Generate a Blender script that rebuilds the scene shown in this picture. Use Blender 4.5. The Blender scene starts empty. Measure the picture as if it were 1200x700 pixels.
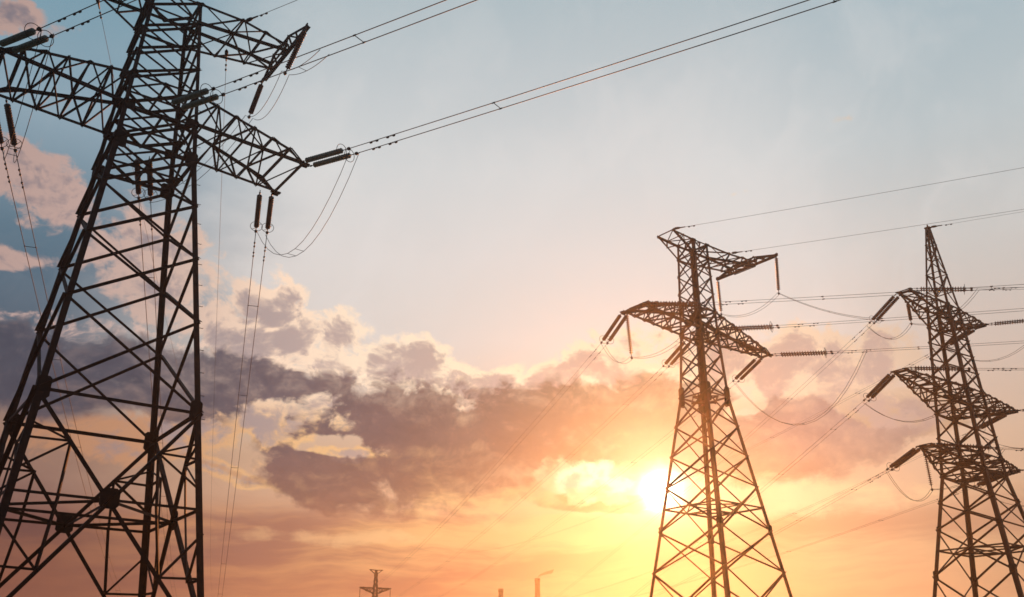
import bpy, math, random
from mathutils import Vector, Matrix
R = math.radians
sc = bpy.context.scene
col = sc.collection
random.seed(7)

# ------------------------------------------------------------------ camera
CAM_H = 1.7
cam_d = bpy.data.cameras.new("camera")
cam = bpy.data.objects.new("camera", cam_d)
col.objects.link(cam)
cam.location = (0, 0, CAM_H)
cam.rotation_euler = (R(90 + 22.602), 0, 0)
cam_d.sensor_width = 36.0
cam_d.lens = 36.0 * 1119.4 / 1200.0
cam_d.clip_start = 0.1
cam_d.clip_end = 20000
sc.camera = cam
sc.view_settings.view_transform = 'Standard'
sc.view_settings.look = 'None'
sc.view_settings.exposure = 0.0
sc.view_settings.gamma = 1.0
sc.view_settings.use_curve_mapping = False
try:
    sc.cycles.use_denoising = True
    sc.cycles.denoiser = 'OPENIMAGEDENOISE'
    sc.cycles.denoising_input_passes = 'RGB_ALBEDO_NORMAL'
    sc.cycles.max_bounces = 4
    sc.cycles.volume_bounces = 0
    sc.cycles.pixel_filter_type = 'BLACKMAN_HARRIS'
    sc.cycles.filter_width = 1.6
except Exception:
    pass

# ------------------------------------------------------------------ sky
SUN_AZ, SUN_EL = 8.9, 11.1            # degrees: azimuth to the right of +Y, elevation
SUN_COL = (1.0, 0.31, 0.075)
SUN_POWER = 2.5
world = bpy.data.worlds.new("World")
sc.world = world
world.use_nodes = True
wt = world.node_tree
wt.nodes.clear()


class X:
    """a float socket with arithmetic"""
    tree = wt

    def __init__(s, sock):
        s.s = sock

    @staticmethod
    def op(kind, *args, clamp=False):
        n = X.tree.nodes.new('ShaderNodeMath')
        n.operation = kind
        n.use_clamp = clamp
        for i, a in enumerate(args):
            if isinstance(a, X):
                X.tree.links.new(a.s, n.inputs[i])
            else:
                n.inputs[i].default_value = a
        return X(n.outputs[0])

    def __add__(s, o): return X.op('ADD', s, o)
    __radd__ = __add__
    def __sub__(s, o): return X.op('SUBTRACT', s, o)
    def __rsub__(s, o): return X.op('SUBTRACT', o, s)
    def __mul__(s, o): return X.op('MULTIPLY', s, o)
    __rmul__ = __mul__
    def __truediv__(s, o): return X.op('DIVIDE', s, o)


def smooth(x, a, b, lo=0.0, hi=1.0):
    n = X.tree.nodes.new('ShaderNodeMapRange')
    n.interpolation_type = 'SMOOTHSTEP'
    X.tree.links.new(x.s, n.inputs['Value'])
    n.inputs['From Min'].default_value = a
    n.inputs['From Max'].default_value = b
    n.inputs['To Min'].default_value = lo
    n.inputs['To Max'].default_value = hi
    return X(n.outputs['Result'])


def ramp(x, lo, hi, stops):
    """colour ramp over x in [lo, hi]; stops are (x, linear rgb)"""
    n = X.tree.nodes.new('ShaderNodeValToRGB')
    t = (x - lo) * (1.0 / (hi - lo))
    X.tree.links.new(t.s, n.inputs[0])
    cr = n.color_ramp
    cr.interpolation = 'LINEAR'
    while len(cr.elements) < len(stops):
        cr.elements.new(0.5)
    for e, (p, c) in zip(cr.elements, stops):
        e.position = min(1, max(0, (p - lo) / (hi - lo)))
        e.color = (*c, 1)
    return n.outputs[0]


def mixc(fac, a, b, mode='MIX'):
    n = X.tree.nodes.new('ShaderNodeMix')
    n.data_type = 'RGBA'
    n.blend_type = mode
    for sock, v in ((n.inputs[0], fac), (n.inputs[6], a), (n.inputs[7], b)):
        if isinstance(v, X):
            X.tree.links.new(v.s, sock)
        elif isinstance(v, (int, float)):
            sock.default_value = v
        elif isinstance(v, tuple):
            sock.default_value = (*v, 1)
        else:
            X.tree.links.new(v, sock)
    return n.outputs[2]


def vec(x, y, z=0.0):
    n = X.tree.nodes.new('ShaderNodeCombineXYZ')
    for i, v in enumerate((x, y, z)):
        if isinstance(v, X):
            X.tree.links.new(v.s, n.inputs[i])
        else:
            n.inputs[i].default_value = v
    return n.outputs[0]


def fbm(v, scale, detail=5, rough=0.55, dist=0.0):
    n = X.tree.nodes.new('ShaderNodeTexNoise')
    n.noise_dimensions = '3D'
    X.tree.links.new(v, n.inputs['Vector'])
    n.inputs['Scale'].default_value = scale
    n.inputs['Detail'].default_value = detail
    n.inputs['Roughness'].default_value = rough
    n.inputs['Distortion'].default_value = dist
    return X(n.outputs[0])


def build_sky():
    N = wt.nodes.new
    L = wt.links.new
    tc = N('ShaderNodeTexCoord')
    sep = N('ShaderNodeSeparateXYZ')
    L(tc.outputs['Generated'], sep.inputs[0])
    dx, dy, dz = (X(sep.outputs[i]) for i in range(3))
    az = X.op('ARCTAN2', dx, dy) * (180 / math.pi)
    el = X.op('ARCSINE', X.op('MINIMUM', X.op('MAXIMUM', dz, -1.0), 1.0)) * (180 / math.pi)
    # angle to the sun
    sa, se = R(SUN_AZ), R(SUN_EL)
    sv = (math.sin(sa) * math.cos(se), math.cos(sa) * math.cos(se), math.sin(se))
    cosang = dx * sv[0] + dy * sv[1] + dz * sv[2]
    ang = X.op('ARCCOSINE', X.op('MINIMUM', cosang, 1.0)) * (180 / math.pi)

    w1 = fbm(vec(az, el, 3.7), 0.20, 3, 0.5)
    w2 = fbm(vec(az, el, 31.0), 0.20, 3, 0.5)
    wx, wy = (w2 - 0.5) * 3.2, (w1 - 0.5) * 3.0

    def puffs(ox, oy):
        v = vec(az + wx + ox, el * 1.35 + wy + oy, 9.1)
        f = fbm(v, 0.30, 8, 0.60)
        n = wt.nodes.new('ShaderNodeTexVoronoi')         # cauliflower billows
        n.voronoi_dimensions = '2D'
        n.feature = 'F1'
        n.normalize = True
        L(v, n.inputs['Vector'])
        n.inputs['Scale'].default_value = 0.42
        n.inputs['Detail'].default_value = 3.5
        n.inputs['Roughness'].default_value = 0.55
        n.inputs['Lacunarity'].default_value = 2.1
        return f * 0.72 + (0.62 - X(n.outputs['Distance'])) * 0.55 + 0.05
    puff = puffs(0, 0)
    relief = (puff - puffs(0.20, 0.70)) * 2.6          # bright where the cloud ends upwards, towards the light
    soft = fbm(vec(az * 0.5, el * 1.5, 17.0), 0.25, 4, 0.5)
    fold = fbm(vec(az + wx * 1.4, el * 1.4 - wy * 1.4, 55.0), 0.42, 5, 0.56)
    fine = fbm(vec(az + wx * 1.6 + (puff - 0.5) * 2.0, el * 1.3 + wy * 1.6 - (fold - 0.5) * 2.0, 23.0), 1.0, 6, 0.62)
    a = az + (w1 - 0.5) * 2.6
    e = el + (w2 - 0.5) * 1.8

    def blob(a, e, a0, e0, ra, re, rot=0.0):
        c, s = math.cos(R(rot)), math.sin(R(rot))
        x = (a - a0) * (c / ra) + (e - e0) * (s / ra)
        y = (e - e0) * (c / re) - (a - a0) * (s / re)
        return 1.0 - (x * x + y * y)

    def union(bs, up=0.0):
        r = None
        ee = e + up if up else e
        for b in bs:
            v = X.op('MAXIMUM', blob(a, ee, *b), -2.5)
            r = v if r is None else X.op('SMOOTH_MAX', r, v, 0.35)
        return r

    # ---- clear air behind the clouds
    mid = ramp(el, 0, 90, [(0, (.46, .16, .10)), (6, (.52, .21, .13)), (10, (.56, .31, .19)),
                           (13, (.58, .37, .24)), (16, (.61, .48, .38)), (20, (.66, .60, .555)), (25, (.67, .64, .62)),
                           (30, (.62, .635, .635)), (35, (.52, .565, .585)), (40, (.42, .50, .535)),
                           (60, (.10, .16, .21)), (90, (.06, .10, .15))])
    left = ramp(el, 0, 90, [(0, (.12, .042, .036)), (5, (.16, .058, .046)), (9, (.21, .10, .085)), (13, (.30, .165, .11)),
                            (16, (.15, .13, .15)), (19, (.06, .10, .145)), (24, (.085, .16, .22)),
                            (30, (.26, .36, .43)), (37, (.18, .32, .40)), (60, (.07, .13, .19)),
                            (90, (.05, .09, .15))])
    air = mixc(smooth(az + (soft - 0.5) * 10, -27, -12), left, mid)
    right = ramp(el, 0, 90, [(0, (.34, .15, .10)), (8, (.50, .29, .17)), (13, (.55, .38, .27)), (18, (.56, .46, .40)), (24, (.55, .54, .52)), (30, (.47, .53, .55)), (37, (.38, .475, .52)), (60, (.10, .16, .21)), (90, (.06, .10, .15))])
    air = mixc(smooth(az, 14, 27), air, right)
    # the far side of the sky at dusk
    back = ramp(el, 0, 90, [(0, (.10, .08, .10)), (15, (.07, .085, .12)), (50, (.05, .08, .13)), (90, (.05, .09, .14))])
    air = mixc(smooth(ang, 45, 85), air, back)
    ny = N('ShaderNodeTexSky')
    ny.sky_type = 'NISHITA'
    ny.sun_disc = False
    ny.sun_elevation = R(SUN_EL)
    ny.sun_rotation = R(SUN_AZ)
    ny.dust_density = 1.5
    air = mixc(0.006, air, ny.outputs[0], 'ADD')

    veil = fbm(vec((az * 0.8 - el * 0.6) * 0.20 + (w1 - 0.5) * 1.5, (az * 0.6 + el * 0.8) * 0.11 + (w2 - 0.5) * 1.5, 41.0), 0.75, 6, 0.58)
    air = mixc(smooth(veil, 0.40, 0.78) * 0.34 * smooth(ang, 45, 22) * smooth(el, 15, 21), air, (.80, .77, .75))

    # ---- lit cumulus heads
    heads = union([(-15.2, 20.2, 3.6, 2.5, -25), (-11.0, 19.2, 4.0, 1.9, -22), (-7.0, 18.2, 4.2, 1.7, -8),
                   (-2.6, 17.5, 3.2, 0.9), (2.2, 17.5, 3.2, 1.1), (6.8, 18.2, 3.8, 1.9, 10),
                   (12.0, 18.0, 5.0, 1.9), (18.4, 17.4, 5.6, 2.0, -6), (22.5, 15.0, 2.6, 1.6),
                   (-29.6, 26.2, 3.6, 1.5, -18), (-31.2, 22.0, 3.0, 0.7), (-22.4, 23.2, 4.2, 2.7, -35),
                   (-18.4, 20.5, 1.2, 0.5), (-33.4, 34.4, 3.0, 0.7), (-21.8, 13.4, 5.2, 1.2, 4),
                   (-13.6, 14.9, 3.2, 1.2, 10), (-9.8, 13.1, 2.4, 0.5, 4), (4.6, 11.9, 2.0, 0.85, 8), (-15.8, 11.6, 3.6, 0.45, -12)])
    hd = heads * 0.5 + (puff - 0.5) * 3.6
    hd = hd + (fine - 0.5) * 0.9
    hmask = smooth(hd - smooth(az, -16, -24) * 0.10, -0.12, 0.40)
    hcol = ramp(az, -40, 40, [(-40, (.40, .27, .24)), (-27, (.53, .37, .33)), (-21, (.62, .45, .38)), (-15, (.98, .73, .55)),
                              (-8, (1.0, .81, .61)), (0, (1.0, .82, .58)), (9, (.85, .70, .50)), (18, (.84, .64, .46)), (30, (.52, .40, .32))])
    hlow = ramp(az, -40, 40, [(-40, (.34, .15, .09)), (-21, (.54, .28, .16)), (-13, (.88, .54, .26)),
                              (-5, (.86, .54, .24)), (5, (1.1, .95, .70)), (12, (.6, .45, .3)), (30, (.45, .3, .2))])
    hc = mixc(smooth(el, 17.0, 14.0), hcol, hlow)
    shade = ramp(az, -40, 40, [(-40, (.17, .15, .18)), (-24, (.25, .22, .25)), (-12, (.45, .35, .335)), (0, (.48, .38, .34)),
                               (9, (.44, .35, .30)), (20, (.52, .39, .34)), (40, (.4, .3, .28))])
    lit = fold * 1.0 + relief + 0.75 - smooth(hd, 0.1, 0.9) * smooth(az, -23, -15, 0.38, 0.75)
    body = mixc(0.5, hc, shade)
    hc = mixc(smooth(lit * 0.75 + fine * 0.75 - 0.05, 0.78, 1.12), body, hc)
    hc = mixc(smooth(lit, 0.98, 0.42) * 0.85, hc, shade)
    sky = mixc(hmask, air, hc)

    # ---- heavy grey-mauve decks
    DECK = [(-6.2, 13.9, 9.4, 3.5, -3), (-15.0, 16.2, 6.0, 2.1, -12), (3.0, 14.7, 9.5, 2.9), (-28.0, 16.4, 10.0, 2.5, 2), (-20.5, 16.4, 5.0, 2.1, -6),
                  (-11.2, 11.4, 4.6, 1.5, -12), (10.0, 15.2, 5.0, 2.4), (17.2, 13.7, 6.2, 2.4, 6), (5.0, 10.6, 3.5, .5)]
    deck = union(DECK)
    top = smooth(deck - union(DECK, 0.7), 0.0, 0.35)
    holes = union([(-13.6, 14.9, 3.2, 1.0, 10), (-10.2, 13.6, 2.4, 0.5, -4), (-21.2, 13.0, 4.5, 1.2, 4), (4.6, 11.9, 2.3, 1.1), (20.5, 15.6, 2.2, 0.9, -30), (15.0, 16.0, 1.5, .6, 30)])
    hh = holes * 0.5 + (fold - 0.5) * 2.2 + (puff - 0.5) * 2.8
    dd = deck * 0.8 + (puff - 0.5) * 2.6 + (fine - 0.5) * 0.5
    dmask = smooth(dd - smooth(az, -14, -24) * 0.12, -0.12, 0.48) * (1.0 - smooth(hh, -0.15, 0.30) * 0.92)
    dcol = ramp(az, -40, 40, [(-40, (.070, .072, .10)), (-27, (.062, .070, .10)), (-20, (.075, .078, .108)), (-14, (.11, .092, .118)),
                              (-8, (.14, .10, .11)), (-1, (.14, .12, .112)), (5, (.10, .14, .115)), (10, (.12, .17, .14)),
                              (17, (.36, .26, .235)), (24, (.40, .30, .265)), (40, (.35, .24, .2))])
    dwarm = ramp(az, -40, 40, [(-40, (.14, .07, .07)), (-20, (.22, .11, .10)), (-8, (.21, .12, .10)), (0, (.19, .135, .10)),
                               (8, (.12, .12, .09)), (20, (.42, .28, .20)), (40, (.3, .19, .14))])
    dc = mixc(smooth(el, 15.0, 10.5), dcol, dwarm)
    dc = mixc(smooth(soft + relief * 0.5, 0.45, 1.0) * 0.30, dc, hc)
    dc = mixc(1.0, dc, ramp(fold * 0.6 + fine * 0.4 + relief * 0.25, 0, 1, [(0.25, (.74, .76, .80)), (0.5, (1, 1, 1)), (0.75, (1.28, 1.22, 1.15))]), 'MULTIPLY')
    sky = mixc(dmask * 0.97, sky, dc)
    rim = smooth(dd, -0.22, 0.02) * (1.0 - smooth(dd, 0.04, 0.42)) * top
    sky = mixc(rim * smooth(fine, 0.38, 0.62) * 0.9, sky, mixc(1.0, hc, (1.12, 1.12, 1.12), 'MULTIPLY'))

    # ---- low streaks towards the horizon
    st = fbm(vec(az * 0.13 - el * 0.10, el * 1.0 + (w1 - 0.5) * 1.6, 77.0), 0.62, 5, 0.58)
    low = smooth(el + (soft - 0.5) * 3.0, 11.0, 8.6)
    scol = ramp(az, -40, 40, [(-40, (.08, .035, .034)), (-25, (.135, .057, .052)), (-15, (.31, .135, .10)), (-5, (.38, .165, .10)),
                              (4, (.36, .18, .11)), (9, (.16, .09, .06)), (18, (.50, .29, .18)), (40, (.3, .17, .12))])
    lcol = ramp(az, -40, 40, [(-40, (.18, .07, .05)), (-25, (.25, .10, .062)), (-15, (.64, .30, .14)), (-5, (.84, .48, .20)),
                              (4, (.66, .42, .2)), (9, (.2, .13, .08)), (18, (.70, .47, .26)), (40, (.42, .26, .16))])
    streak = mixc(smooth(st, 0.38, 0.62), scol, lcol)
    near_hor = ramp(az, -40, 40, [(-40, (.15, .05, .04)), (-22, (.27, .085, .055)), (-8, (.54, .18, .085)), (4, (.44, .19, .10)), (9, (.22, .1, .06)),
                                  (20, (.60, .32, .17)), (40, (.35, .18, .11))])
    streak = mixc(smooth(el, 8.5, 4.5) * 0.6, streak, near_hor)
    sky = mixc(low * 0.88 * smooth(ang, 70, 40), sky, streak)

    # ---- lit gap between the decks and the streaks
    gap = union([(-2.0, 10.4, 9.5, 1.0, 5), (3.5, 9.4, 6.5, 0.7, 2), (-11.5, 8.3, 8.0, 0.5, 3), (-17.2, 11.9, 3.4, 0.22, -9), (17.0, 10.4, 9.0, 1.6, -3)])
    gm = smooth(gap * 0.7 + (st - 0.5) * 1.8 + (fold - 0.5) * 2.0, 0.12, 0.85) * smooth(el, 15.5, 12.5)
    gcol = ramp(az, -40, 40, [(-40, (.2, .08, .05)), (-20, (.40, .20, .12)), (-12, (.74, .42, .22)), (-5, (.92, .58, .27)),
                              (2, (.66, .46, .23)), (9, (.22, .20, .12)), (16, (.92, .72, .42)), (24, (.80, .56, .32)), (40, (.5, .3, .17))])
    sky = mixc(gm * 0.85, sky, gcol)

    # ---- the sun burning through
    core = X.op('EXPONENT', (ang * ang) * (-1.0 / (0.8 ** 2)))
    sky = mixc(core, sky, (6.0, 5.4, 4.4), 'ADD')
    sky = mixc(X.op('EXPONENT', ang * (-1.0 / 1.9)), sky, (.30, .80, .62), 'ADD')
    bg = N('ShaderNodeBackground')
    bg.inputs['Strength'].default_value = 1.0
    L(sky, bg.inputs['Color'])
    out = N('ShaderNodeOutputWorld')
    L(bg.outputs[0], out.inputs['Surface'])


build_sky()

sun_d = bpy.data.lights.new("sun", 'SUN')
sun_d.energy = SUN_POWER
sun_d.angle = R(0.53)
sun_d.color = SUN_COL
sun = bpy.data.objects.new("sun", sun_d)
col.objects.link(sun)
sdir = Vector((math.sin(R(SUN_AZ)) * math.cos(R(SUN_EL)), math.cos(R(SUN_AZ)) * math.cos(R(SUN_EL)), math.sin(R(SUN_EL))))
sun.rotation_euler = sdir.to_track_quat('Z', 'Y').to_euler()
sun.location = sdir * 300

HAZE_DENSITY = 0.00062
HAZE_ANISO = 0.87
HAZE_COL = (1.0, 0.97, 0.93)


# ------------------------------------------------------------------ materials
def principled(name, base, rough, metal=0.0, noise=None, bump=0.0, spec=0.5):
    m = bpy.data.materials.new(name)
    m.use_nodes = True
    nt = m.node_tree
    b = nt.nodes['Principled BSDF']
    b.inputs['Base Color'].default_value = (*base, 1)
    b.inputs['Roughness'].default_value = rough
    b.inputs['Metallic'].default_value = metal
    b.inputs['Specular IOR Level'].default_value = spec
    if noise:
        other, scale, lo, hi = noise
        tc = nt.nodes.new('ShaderNodeTexCoord')
        n = nt.nodes.new('ShaderNodeTexNoise')
        n.inputs['Scale'].default_value = scale
        n.inputs['Detail'].default_value = 6
        nt.links.new(tc.outputs['Object'], n.inputs['Vector'])
        r = nt.nodes.new('ShaderNodeValToRGB')
        r.color_ramp.elements[0].position = lo
        r.color_ramp.elements[0].color = (*base, 1)
        r.color_ramp.elements[1].position = hi
        r.color_ramp.elements[1].color = (*other, 1)
        nt.links.new(n.outputs[0], r.inputs[0])
        nt.links.new(r.outputs[0], b.inputs['Base Color'])
        if bump:
            bp = nt.nodes.new('ShaderNodeBump')
            bp.inputs['Strength'].default_value = bump
            bp.inputs['Distance'].default_value = 0.02
            nt.links.new(n.outputs[0], bp.inputs['Height'])
            nt.links.new(bp.outputs[0], b.inputs['Normal'])
    return m


M_STEEL = principled("weathered_dark_steel", (.026, .013, .009), .62, .0, ((.080, .030, .015), 1.6, .42, .72), spec=.25)
M_PLATE = principled("gusset_steel", (.018, .012, .010), .68, .0, ((.042, .020, .013), 2.5, .45, .75), spec=.2)
M_WIRE = principled("aluminium_wire_weathered", (.06, .055, .052), .5, .4, spec=.3)
M_FIT = principled("galvanised_fittings", (.05, .047, .045), .45, .5, spec=.3)
M_GLASS = principled("greenish_glass_insulator", (.22, .30, .24), .18, 0, ((.13, .19, .14), 6, .4, .7))
M_BROWN = principled("brown_glass_insulator", (.13, .045, .022), .25, 0, ((.075, .03, .017), 6, .4, .7))
M_CONC = principled("concrete", (.30, .28, .26), .9, 0, ((.20, .19, .18), 3, .3, .7), .3)
M_BRICK = principled("old_brick", (.24, .10, .06), .9, 0, ((.16, .07, .05), 2, .3, .7), .2)
M_SOIL = principled("meadow_ground", (.045, .055, .022), .95, 0, ((.085, .07, .035), .08, .35, .7), .4)


# ------------------------------------------------------------------ mesh collector
class MB:
    def __init__(s):
        s.v, s.f, s.smooth = [], [], []

    def poly(s, pts):
        i = len(s.v)
        s.v += [tuple(p) for p in pts]
        s.f.append(tuple(range(i, i + len(pts))))
        s.smooth.append(False)

    def prism(s, prof, p, q, ux, uy):
        n = len(prof)
        i = len(s.v)
        for base in (p, q):
            for a, b in prof:
                s.v.append(tuple(base + ux * a + uy * b))
        for k in range(n):
            k2 = (k + 1) % n
            s.f.append((i + k, i + k2, i + n + k2, i + n + k))
            s.smooth.append(False)
        s.f.append(tuple(i + k for k in reversed(range(n))))
        s.f.append(tuple(i + n + k for k in range(n)))
        s.smooth += [False, False]

    def angle(s, p, q, w, t, f1, f2):
        """L-section from p to q; flanges of width w point along f1 and f2"""
        p, q = Vector(p), Vector(q)
        d = (q - p).normalized()
        a = Vector(f1)
        a = (a - d * a.dot(d))
        if a.length < 1e-4:
            a = d.orthogonal()
        a.normalize()
        b = d.cross(a)
        if b.dot(Vector(f2)) < 0:
            b = -b
        s.prism([(0, 0), (w, 0), (w, t), (t, t), (t, w), (0, w)], p, q, a, b)

    def bar(s, p, q, w, h, up=(0, 0, 1)):
        p, q = Vector(p), Vector(q)
        d = (q - p).normalized()
        u = Vector(up)
        a = d.cross(u)
        if a.length < 1e-4:
            a = d.orthogonal()
        a.normalize()
        b = a.cross(d)
        s.prism([(-w / 2, -h / 2), (w / 2, -h / 2), (w / 2, h / 2), (-w / 2, h / 2)], p, q, a, b)

    def tube(s, pts, r, n=6, caps=True):
        pts = [Vector(p) for p in pts]
        i0 = len(s.v)
        prev = None
        for k, p in enumerate(pts):
            d = (pts[min(k + 1, len(pts) - 1)] - pts[max(k - 1, 0)]).normalized()
            if prev is None:
                a = d.orthogonal().normalized()
            else:
                a = (prev - d * prev.dot(d)).normalized()
            prev = a
            b = d.cross(a)
            for j in range(n):
                t = 2 * math.pi * j / n
                s.v.append(tuple(p + (a * math.cos(t) + b * math.sin(t)) * r))
        for k in range(len(pts) - 1):
            for j in range(n):
                j2 = (j + 1) % n
                s.f.append((i0 + k * n + j, i0 + k * n + j2, i0 + (k + 1) * n + j2, i0 + (k + 1) * n + j))
                s.smooth.append(True)
        if caps:
            s.f.append(tuple(i0 + j for j in reversed(range(n))))
            s.f.append(tuple(i0 + (len(pts) - 1) * n + j for j in range(n)))
            s.smooth += [False, False]

    def lathe(s, prof, p, d, n=12, closed=True):
        """profile of (distance along d, radius)"""
        p = Vector(p)
        d = Vector(d).normalized()
        a = d.orthogonal().normalized()
        b = d.cross(a)
        i0 = len(s.v)
        for h, r in prof:
            for j in range(n):
                t = 2 * math.pi * j / n
                s.v.append(tuple(p + d * h + (a * math.cos(t) + b * math.sin(t)) * r))
        for k in range(len(prof) - 1):
            for j in range(n):
                j2 = (j + 1) % n
                s.f.append((i0 + k * n + j, i0 + k * n + j2, i0 + (k + 1) * n + j2, i0 + (k + 1) * n + j))
                s.smooth.append(True)
        if closed:
            s.f.append(tuple(i0 + j for j in reversed(range(n))))
            s.f.append(tuple(i0 + (len(prof) - 1) * n + j for j in range(n)))
            s.smooth += [False, False]

    def torus(s, c, nrm, rad, r, n=20, m=6):
        c = Vector(c)
        d = Vector(nrm).normalized()
        a = d.orthogonal().normalized()
        b = d.cross(a)
        i0 = len(s.v)
        for k in range(n):
            t = 2 * math.pi * k / n
            o = a * math.cos(t) + b * math.sin(t)
            for j in range(m):
                u = 2 * math.pi * j / m
                s.v.append(tuple(c + o * (rad + r * math.cos(u)) + d * (r * math.sin(u))))
        for k in range(n):
            for j in range(m):
                k2, j2 = (k + 1) % n, (j + 1) % m
                s.f.append((i0 + k * m + j, i0 + k2 * m + j, i0 + k2 * m + j2, i0 + k * m + j2))
                s.smooth.append(True)

    def plate(s, c, nrm, up, w, h, t):
        """rectangular plate centred on c"""
        c = Vector(c)
        n = Vector(nrm).normalized()
        u = Vector(up)
        u = (u - n * u.dot(n)).normalized()
        a = u.cross(n)
        ch = min(w, h) * 0.18
        pr = [(-w / 2 + ch, -h / 2), (w / 2 - ch, -h / 2), (w / 2, -h / 2 + ch), (w / 2, h / 2 - ch),
              (w / 2 - ch, h / 2), (-w / 2 + ch, h / 2), (-w / 2, h / 2 - ch), (-w / 2, -h / 2 + ch)]
        s.prism(pr, c - n * (t / 2), c + n * (t / 2), a, u)

    def build(s, name, mat, parent=None):
        me = bpy.data.meshes.new(name)
        me.from_pydata(s.v, [], s.f)
        me.update()
        me.polygons.foreach_set('use_smooth', s.smooth)
        o = bpy.data.objects.new(name, me)
        me.materials.append(mat)
        col.objects.link(o)
        if parent is not None:
            o.parent = parent
        return o


def tag(o, label=None, cat=None, group=None, kind=None):
    if label: o['label'] = label
    if cat: o['category'] = cat
    if group: o['group'] = group
    if kind: o['kind'] = kind
    return o


def empty(name, loc, rz=0.0):
    o = bpy.data.objects.new(name, None)
    o.empty_display_size = 0.5
    col.objects.link(o)
    o.location = loc
    o.rotation_euler = (0, 0, rz)
    return o


def lerp(a, b, t):
    return Vector(a) * (1 - t) + Vector(b) * t


# ------------------------------------------------------------------ ground
def ground():
    mb = MB()
    n, s = 60, 1480.0
    for j in range(n + 1):
        for i in range(n + 1):
            x, y = -s + 2 * s * i / n, -s + 2 * s * j / n
            mb.v.append((x, y, 0.0))
    for j in range(n):
        for i in range(n):
            k = j * (n + 1) + i
            mb.f.append((k, k + 1, k + n + 2, k + n + 1))
            mb.smooth.append(True)
    tag(mb.build('ground', M_SOIL), kind='structure')


ground()


# ------------------------------------------------------------------ lattice pylons
CORN = [(-1, -1), (1, -1), (1, 1), (-1, 1)]          # near-left, right, far, left in the pylon's own axes


def corner(half, z, i):
    h = half(z)
    return Vector((CORN[i][0] * h, CORN[i][1] * h, z))


def legs(root, half, zs, widths, plates, thick=.025):
    """four legs, each one mesh running through the heights zs; gusset plates are its sub-parts"""
    out = []
    for i in range(4):
        mb = MB()
        sx, sy = CORN[i]
        for a, b, w in zip(zs[:-1], zs[1:], widths):
            mb.angle(corner(half, a, i), corner(half, b, i), w, thick, (-sx, 0, 0), (0, -sy, 0))
        leg = mb.build('leg', M_STEEL, root)
        for z, w, h in plates:
            pb = MB()
            c = corner(half, z, i)
            pb.plate(c + Vector((-sx * w * .42, sy * .012, 0)), (0, sy, 0), (0, 0, 1), w, h, .02)
            pb.plate(c + Vector((sx * .012, -sy * w * .42, 0)), (sx, 0, 0), (0, 0, 1), w, h, .02)
            pb.build('gusset_plate', M_PLATE, leg)
        out.append(leg)
    return out


def face_ends(i):
    return i, (i + 1) % 4


def face_normal(i):
    return Vector(((0, -1, 0), (1, 0, 0), (0, 1, 0), (-1, 0, 0))[i])


def xpanel(mb, half, i, z0, z1, w, horiz=False, t=.012, off=.0):
    a, b = face_ends(i)
    n = face_normal(i)
    A0, B0, A1, B1 = corner(half, z0, a), corner(half, z0, b), corner(half, z1, a), corner(half, z1, b)
    mb.angle(A0 + n * .015, B1 + n * .015, w, t, (0, 0, -1), n)
    mb.angle(B0 - n * .004, A1 - n * .004, w, t, (0, 0, -1), -n)
    if horiz:
        mb.angle(A1 - n * .03, B1 - n * .03, w, t, (0, 0, -1), -n)


def xcross(half, z0, z1):
    """height where the diagonals of a panel cross"""
    a, b = half(z0), half(z1)
    return z0 + (z1 - z0) * a / (a + b)


def big_panel(mb, half, i, z0, z1, w, w2, t=.014):
    """tall K/X panel with redundant members: X, horizontal through the crossing, stubs to the legs"""
    a, b = face_ends(i)
    n = face_normal(i)
    zc = xcross(half, z0, z1)
    C = (corner(half, zc, a) + corner(half, zc, b)) / 2
    for lo, hi in ((a, b), (b, a)):
        mb.angle(corner(half, z0, lo) + n * (.015 if lo == a else -.004), corner(half, z1, hi) + n * (.015 if lo == a else -.004), w, t, (0, 0, -1), n if lo == a else -n)
    mb.angle(corner(half, zc, a) - n * .03, corner(half, zc, b) - n * .03, w2 * 1.15, t, (0, 0, -1), -n)
    for k in (a, b):
        L = corner(half, zc, k)
        top, bot = corner(half, z1, k), corner(half, z0, k)
        m1 = lerp(C, top, .52)
        m2 = lerp(C, bot, .52)
        Q = lerp(C, L, .5)
        def leg_at(z): return corner(half, z, k)
        dz1, dz2 = m1.z, m2.z
        for m, zz in ((m1, dz1 - .05), (m2, dz2 + .05)):
            mb.angle(m - n * .04, leg_at(zz) - n * .04, w2, t, (0, 0, -1), -n)
        mb.angle(m1 - n * .06, lerp(leg_at(dz1), top, .33) - n * .06, w2 * .9, t, (0, 0, -1), -n)
        mb.angle(m1 - n * .05, lerp(L, leg_at(dz1), .35) - n * .05, w2, t, (0, 0, -1), -n)
        mb.angle(m1 - n * .055, Q - n * .055, w2, t, (0, 0, -1), -n)
        mb.angle(m2 - n * .05, lerp(L, leg_at(dz2), .35) - n * .05, w2, t, (0, 0, -1), -n)
        mb.angle(m2 - n * .055, Q - n * .055, w2, t, (0, 0, -1), -n)
    return C


def diaphragm(root, half, z, w, cross=True):
    mb = MB()
    cs = [corner(half, z, i) for i in range(4)]
    mids = [(cs[i] + cs[(i + 1) % 4]) / 2 for i in range(4)]
    for i in range(4):
        mb.angle(mids[i], mids[(i + 1) % 4], w, .012, (0, 0, -1), (0, 0, 1))
    if cross:
        mb.angle(mids[0] - Vector((0, 0, .03)), mids[2] - Vector((0, 0, .03)), w, .012, (0, 0, -1), (1, 0, 0))
        mb.angle(mids[1] - Vector((0, 0, .06)), mids[3] - Vector((0, 0, .06)), w, .012, (0, 0, -1), (0, 1, 0))
    return mb.build('diaphragm', M_STEEL, root)


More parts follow.
